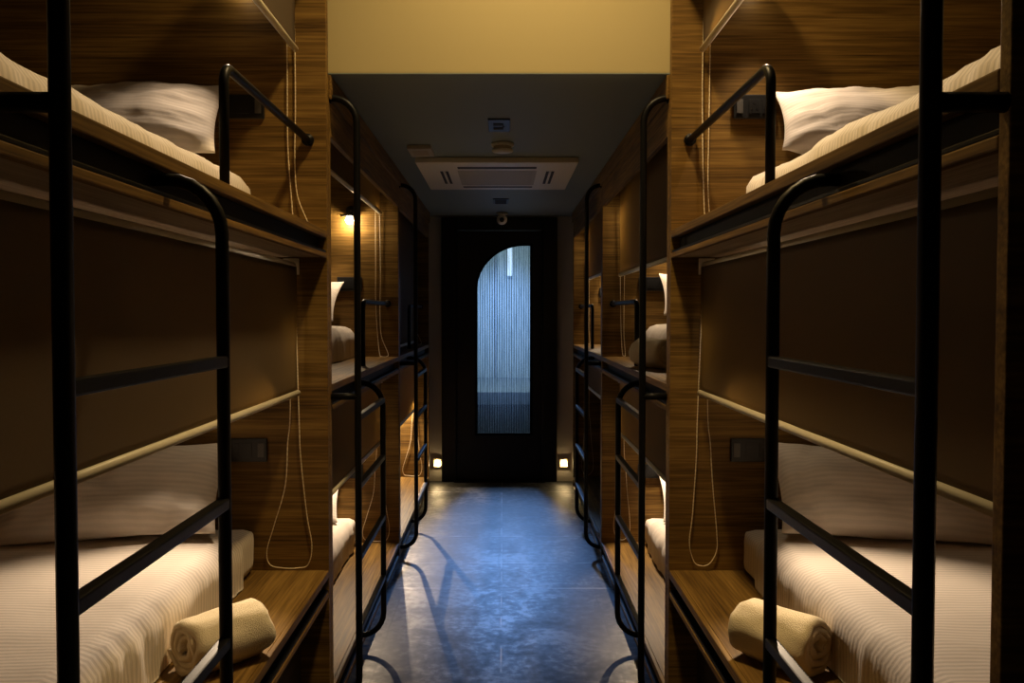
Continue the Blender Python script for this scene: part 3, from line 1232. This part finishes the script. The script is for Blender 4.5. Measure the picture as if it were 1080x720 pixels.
sn = empty('ceiling_sensor', (-.015, 3.70, CEIL), 'dark rectangular sensor plate on the ceiling ahead of the smoke detector', 'sensor')
bm = bmesh.new()
box(bm, -.063, .033, 3.57, 3.80, CEIL - .008, CEIL - .0005, .002)
link('plate', bm, M_PLATE, sn)
for yy in (3.63, 3.71):
    bm = bmesh.new()
    box(bm, -.04, .004, yy, yy + .035, CEIL - .011, CEIL - .0082, .001)
    link('slot', bm, M_SLOT, sn)
bm = bmesh.new()
disc(bm, (.005, 3.690, CEIL - .010), .005, .003)
link('indicator', bm, M_GREYP, sn, True)

el = empty('ceiling_box', (-.415, 4.22, CEIL), 'small beige rectangular box on the ceiling at the near corner of the air conditioner', 'ceiling box')
bm = bmesh.new()
box(bm, -.475, -.355, 4.12, 4.33, CEIL - .022, CEIL - .0005, .005)
link('housing', bm, M_WHITED, el)
bm = bmesh.new()
box(bm, -.455, -.375, 4.17, 4.28, CEIL - .024, CEIL - .0222, .001)
link('cover', bm, M_BRASS, el)

vp = empty('ceiling_vent', (-.015, 6.15, CEIL), 'small dark grille plate on the ceiling beyond the air conditioner', 'vent')
bm = bmesh.new()
box(bm, -.07, .045, 6.03, 6.27, CEIL - .008, CEIL - .0005, .002)
link('plate', bm, M_PLATE, vp)
bm = bmesh.new()
for i in range(5):
    box(bm, -.055, .03, 6.05 + i * .045, 6.075 + i * .045, CEIL - .011, CEIL - .0082)
link('slats', bm, M_SLOT, vp)

cam = empty('security_camera', (-.005, 6.86, CEIL), 'small white dome security camera on the ceiling above the black door', 'security camera')
bm = bmesh.new()
disc(bm, (-.005, 6.86, CEIL - .010), .048, .019, seg=32, bev=.004)
link('base', bm, M_WHITEP, cam, True)
t = bmesh.new()
bmesh.ops.create_uvsphere(t, u_segments=24, v_segments=16, radius=.044)
bm = bmesh.new()
merge(bm, t, Matrix.Translation((-.005, 6.86, CEIL - .058)))
ball = link('ball', bm, M_WHITEP, cam, True)
bm = bmesh.new()
disc(bm, (-.005, 6.818, CEIL - .066), .020, .010, 'y', 24, .002)
link('lens', bm, M_BLACKP, ball, True)

for s in (-1, 1):
    x = -.562 if s < 0 else .530
    st = empty('step_light', (x, END, .16), 'small glowing step light low on the end wall to the %s of the door' % SIDE[s], 'step light', 'step lights beside the door')
    bm = bmesh.new()
    box(bm, x - .036, x + .036, END - .020, END - .0005, .125, .200, .004)
    link('housing', bm, M_BRASS, st)
    bm = bmesh.new()
    vs = [(-.025, .137), (.025, .137), (.019, .183), (-.019, .183)]
    f0 = [bm.verts.new((x + a_, END - .028, b_)) for a_, b_ in vs]
    f1 = [bm.verts.new((x + a_, END - .0205, b_)) for a_, b_ in vs]
    bm.faces.new(f0)
    bm.faces.new(f1[::-1])
    for i in range(4):
        bm.faces.new((f0[i], f0[(i + 1) % 4], f1[(i + 1) % 4], f1[i]))
    link('lens', bm, M_STEPL, st)

# ------------------------------------------------------------------ camera, world, output look
F = 870.0
PITCH = 25.0 / F
cd = bpy.data.cameras.new('camera')
cd.sensor_width = 36
cd.lens = F / 1080 * 36
cd.shift_x = 10 / 1080
cd.shift_y = -4 / 1080
cd.clip_start = .02
co = bpy.data.objects.new('camera', cd)
COL.objects.link(co)
co.location = (0, 0, EYE)
co.rotation_euler = (math.pi / 2 - PITCH, 0, 0)
SC.camera = co
w = bpy.data.worlds.new('world')
w.use_nodes = True
w.node_tree.nodes['Background'].inputs['Color'].default_value = (0.02, 0.022, 0.03, 1)
w.node_tree.nodes['Background'].inputs['Strength'].default_value = 0.0
SC.world = w
SC.view_settings.view_transform = 'Standard'
SC.view_settings.look = 'None'
SC.view_settings.gamma = 1
SC.view_settings.use_curve_mapping = False
SC.view_settings.exposure = 0.0
SC.cycles.use_denoising = True
SC.cycles.max_bounces = 8
SC.cycles.diffuse_bounces = 5
SC.cycles.transparent_max_bounces = 12
SC.cycles.sample_clamp_indirect = 4
